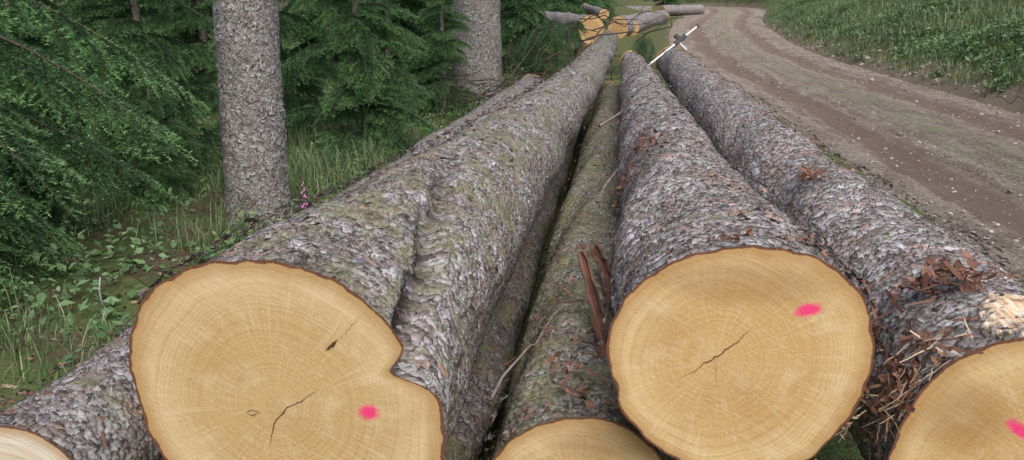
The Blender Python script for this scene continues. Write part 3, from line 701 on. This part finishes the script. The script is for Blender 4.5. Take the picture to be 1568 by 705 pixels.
# big spruce at far left with sweeping branches
bx,by=-4.15,4.3; bz=float(height(np.array([bx]),np.array([by]))[0]); big=empty('spruce_tree',(bx,by,bz))
V,F,A_=trunkmesh('trunk',11,.16,.04,M_trunk2,nth=30,ds=.1); mesh_obj('trunk',V,F,M_trunk2,True,None,big)
it=[]
for z,az,pt,l in [(1.75,-3,.18,2.55),(1.5,-22,.16,2.35),(1.30,12,.2,2.3),(1.1,-12,.18,2.1),(.95,-38,.15,2.3),(.8,-5,.22,2.0),(.6,-28,.15,2.0),(.45,-48,.1,2.1),(2.1,-28,.25,2.4),(2.0,15,.2,2.5),(1.6,32,.2,2.2),(1.0,35,.15,2.0),(.3,-15,.05,1.7),(.5,15,.1,1.8),(1.25,-52,.15,2.3),(.75,-32,.05,2.1)]:
    it.append(frond_item((0,0,z),R(az),pt,l,random.uniform(-.15,.15),lo=.45))
z=3.6
while z<10.6:
    for i in range(4): it.append(frond_item((0,0,z),random.uniform(0,6.28),random.uniform(.1,.5),1.6*(1-z/11)**.7+.2,0,True))
    z+=.9
link(bpy.data.objects.new('branches',foliage_mesh('big_branches',it)),big)
# cut spruce brush beside the far end of the stack
br=empty('cut_spruce_brush',(.6,10.2,0)); it=[]
for x,y,z,az,pt,l in [(.55,10.4,1.2,170,.7,.6),(.5,10.2,1.18,200,1.0,.6),(.35,10.5,1.2,230,1.1,.6),(.6,10.1,1.2,150,1.2,.6),(.3,10.3,1.15,210,1.3,.6),(.45,10.2,1.2,20,1.2,.5),(.6,10.3,1.2,300,1.2,.6),(.2,10.6,1.1,180,.9,.5),(.7,10.2,1.22,340,.9,.4),(1.5,9.5,1.12,250,1.1,.4),(1.48,9.8,1.1,290,1.2,.45),(1.56,9.5,1.1,300,1.3,.4),(1.5,9.3,1.1,200,1.3,.4),(1.0,12,1.2,100,.2,.9),(.6,12.5,1.2,60,.3,.9),(.9,13,1.1,130,.1,.9)]:
    it.append(frond_item((x-.6,y-10.2,z),R(az),pt,l,hi=.35))
link(bpy.data.objects.new('boughs',foliage_mesh('boughs',it)),br)
parts=[]
for i in range(120):
    x=rng.uniform(-.9,1.2); y=rng.uniform(8.5,15); l=rng.uniform(.3,1.1); a=rng.uniform(0,6.28); z=.15+rng.uniform(0,.35)+.01*y
    parts.append(stick((x,y,z),(x+l*math.cos(a),y+l*math.sin(a),z+rng.uniform(-.1,.35)),.008,.003,5,.04))
for p,q in [((.0,9.5,.5),(.35,10.5,1.25)),((.2,10,.7),(.6,10.2,1.2)),((-.1,10.4,.6),(.05,10.2,1.25)),((1.0,11,1.0),(2.2,11.6,1.25)),((1.5,10,1.0),(2.0,9.6,1.3)),((.4,9.8,.8),(1.0,10.5,1.32)),((1.2,12.5,1.05),(2.3,12.8,1.3)),((1.,13.,1.1),(2.0,14,1.5)),((.9,10.5,1.0),(1.9,12.,1.42)),((1.1,13.5,1.2),(2.5,13.9,1.25)),((.6,11,1.0),(1.5,12.5,1.2))]:
    parts.append(stick(p,q,.012,.004,7,.04))
V,F=join(parts); mesh_obj('brushwood',V,F,M_twig,False)
# wood chips and litter
n=3600; py=rng.uniform(2.2,16,n); px=-1.5+(py-1.6)*.165-np.abs(rng.normal(0,.5,n)); 
chipV=np.array([(-.5,-1,0),(.5,-1,.1),(.5,1,0),(-.5,1,.1)]); chipF=np.array([(0,1,2,3)])
M_litter=leaf_mat('bark_litter',(.05,.03,.02),(.20,.13,.08),(.6,.44,.28))
scatter_poly('forest_litter',np.stack([px,py,height(px,py)+.012],1),chipV,chipF,rng.uniform(.006,.022,n),M_litter,flat=.5)
n=2500; py=rng.uniform(1.6,12,n); px=rng.uniform(-.9,3.,n)+(py-1.6)*.12
scatter_poly('bark_litter',np.stack([px,py,height(px,py)+.012],1),chipV,chipF,rng.uniform(.006,.02,n),M_redbark,flat=.4)
parts=[]
for i in range(160):
    s_=rng.uniform(8,50); la=halfw(s_)+rng.uniform(-.1,1.6); x=np.interp(s_,L,RC[:,0])+np.interp(s_,L,RN[:,0])*la; y=np.interp(s_,L,RC[:,1]); z=float(height(np.array([x]),np.array([y]))[0])+.03
    l=rng.uniform(.15,.8); a=rng.uniform(0,6.28); parts.append(stick((x,y,z),(x+l*math.cos(a),y+l*math.sin(a),z+rng.uniform(0,.15)),.007,.003,5,.05))
for i in range(220):
    y=rng.uniform(3.,12); x=-1.6+(y-1.6)*.165-abs(rng.normal(0,.9)); z=float(height(np.array([x]),np.array([y]))[0])+.03
    l=rng.uniform(.1,.5); a=rng.uniform(0,6.28); parts.append(stick((x,y,z),(x+l*math.cos(a),y+l*math.sin(a),z+rng.uniform(0,.2)),.004,.0015,5,.05))
V,F=join(parts); mesh_obj('fallen_twigs',V,F,M_twig,False)
V,F=stick((-1.93,3.52,-.02),(-1.90,3.50,.27),.006,.004,6,.02); mesh_obj('birch_stump_twig',V,F,simple('birch_bark',(.5,.48,.45),(.65,.63,.6)))
# foxglove
fx,fy=-1.33,5.0; fz=float(height(np.array([fx]),np.array([fy]))[0]); fg=empty('foxglove',(fx,fy,fz-.04))
V,F=tube([(0,0,0),(.01,0,.2),(.0,.0,.42)],[.004,.003,.002],6); mesh_obj('stem',V,F,M_grass,True,{'rnd':np.full(len(V),.4)},fg)
parts=[]
for i in range(13):
    z=.22+i*.014; a=i*2.0; d=np.array([math.cos(a),math.sin(a),-1.1]); k=.95-.05*i
    pts=[np.array([0,0,z])+d*q*k for q in(0,.010,.022,.028)]; parts.append(tube(pts,[.003,.007*k,.009*k,.012*k],8))
V,F=join(parts); mesh_obj('bell_flowers',V,F,M_pinkfl,True,None,fg)
lv=[];
for i in range(14):
    a=rng.uniform(0,6.28); l=rng.uniform(.08,.16); d=np.array([math.cos(a),math.sin(a),rng.uniform(.1,.7)]); sd=np.array([-math.sin(a),math.cos(a),0])*.028
    p=np.array([0,0,rng.uniform(0,.1)]); lv.append((np.array([p,p+d*l*.5+sd,p+d*l,p+d*l*.5-sd]),np.array([(0,1,2,3)])))
V,F=join(lv); mesh_obj('leaves',V,F,M_leaf,False,{'rnd':np.full(len(V),.6)},fg)
# ------------------------------------------------------------ light, sky, camera
w=bpy.data.worlds.new('World'); scene.world=w; w.use_nodes=True; nt=w.node_tree; nt.nodes.clear()
sky=nt.nodes.new('ShaderNodeTexSky'); sky.sky_type='NISHITA'; sky.sun_disc=False; sky.sun_elevation=R(56); sky.sun_rotation=R(160); sky.air_density=1.; sky.dust_density=4.; sky.ozone_density=1.
bg=nt.nodes.new('ShaderNodeBackground'); bg.inputs[1].default_value=.15; wo=nt.nodes.new('ShaderNodeOutputWorld')
nt.links.new(sky.outputs[0],bg.inputs[0]); nt.links.new(bg.outputs[0],wo.inputs[0])
sl_=bpy.data.lights.new('sun','SUN'); sl_.energy=2.4; sl_.angle=R(50); sl_.color=(1,.98,.955); so=link(bpy.data.objects.new('sun',sl_))
az=R(160); el=R(56); dv=Vector((math.sin(az)*math.cos(el),math.cos(az)*math.cos(el),math.sin(el)))
so.rotation_euler=dv.to_track_quat('Z','Y').to_euler()
cd=bpy.data.cameras.new('camera'); cd.sensor_fit='HORIZONTAL'; cd.angle=2*math.atan(784/1230); cd.clip_start=.05; cd.clip_end=600
co=link(bpy.data.objects.new('camera',cd)); co.location=(0,0,C); co.rotation_euler=(R(90-16),0,0); scene.camera=co
scene.view_settings.view_transform='Standard'; scene.view_settings.look='None'; scene.view_settings.exposure=0
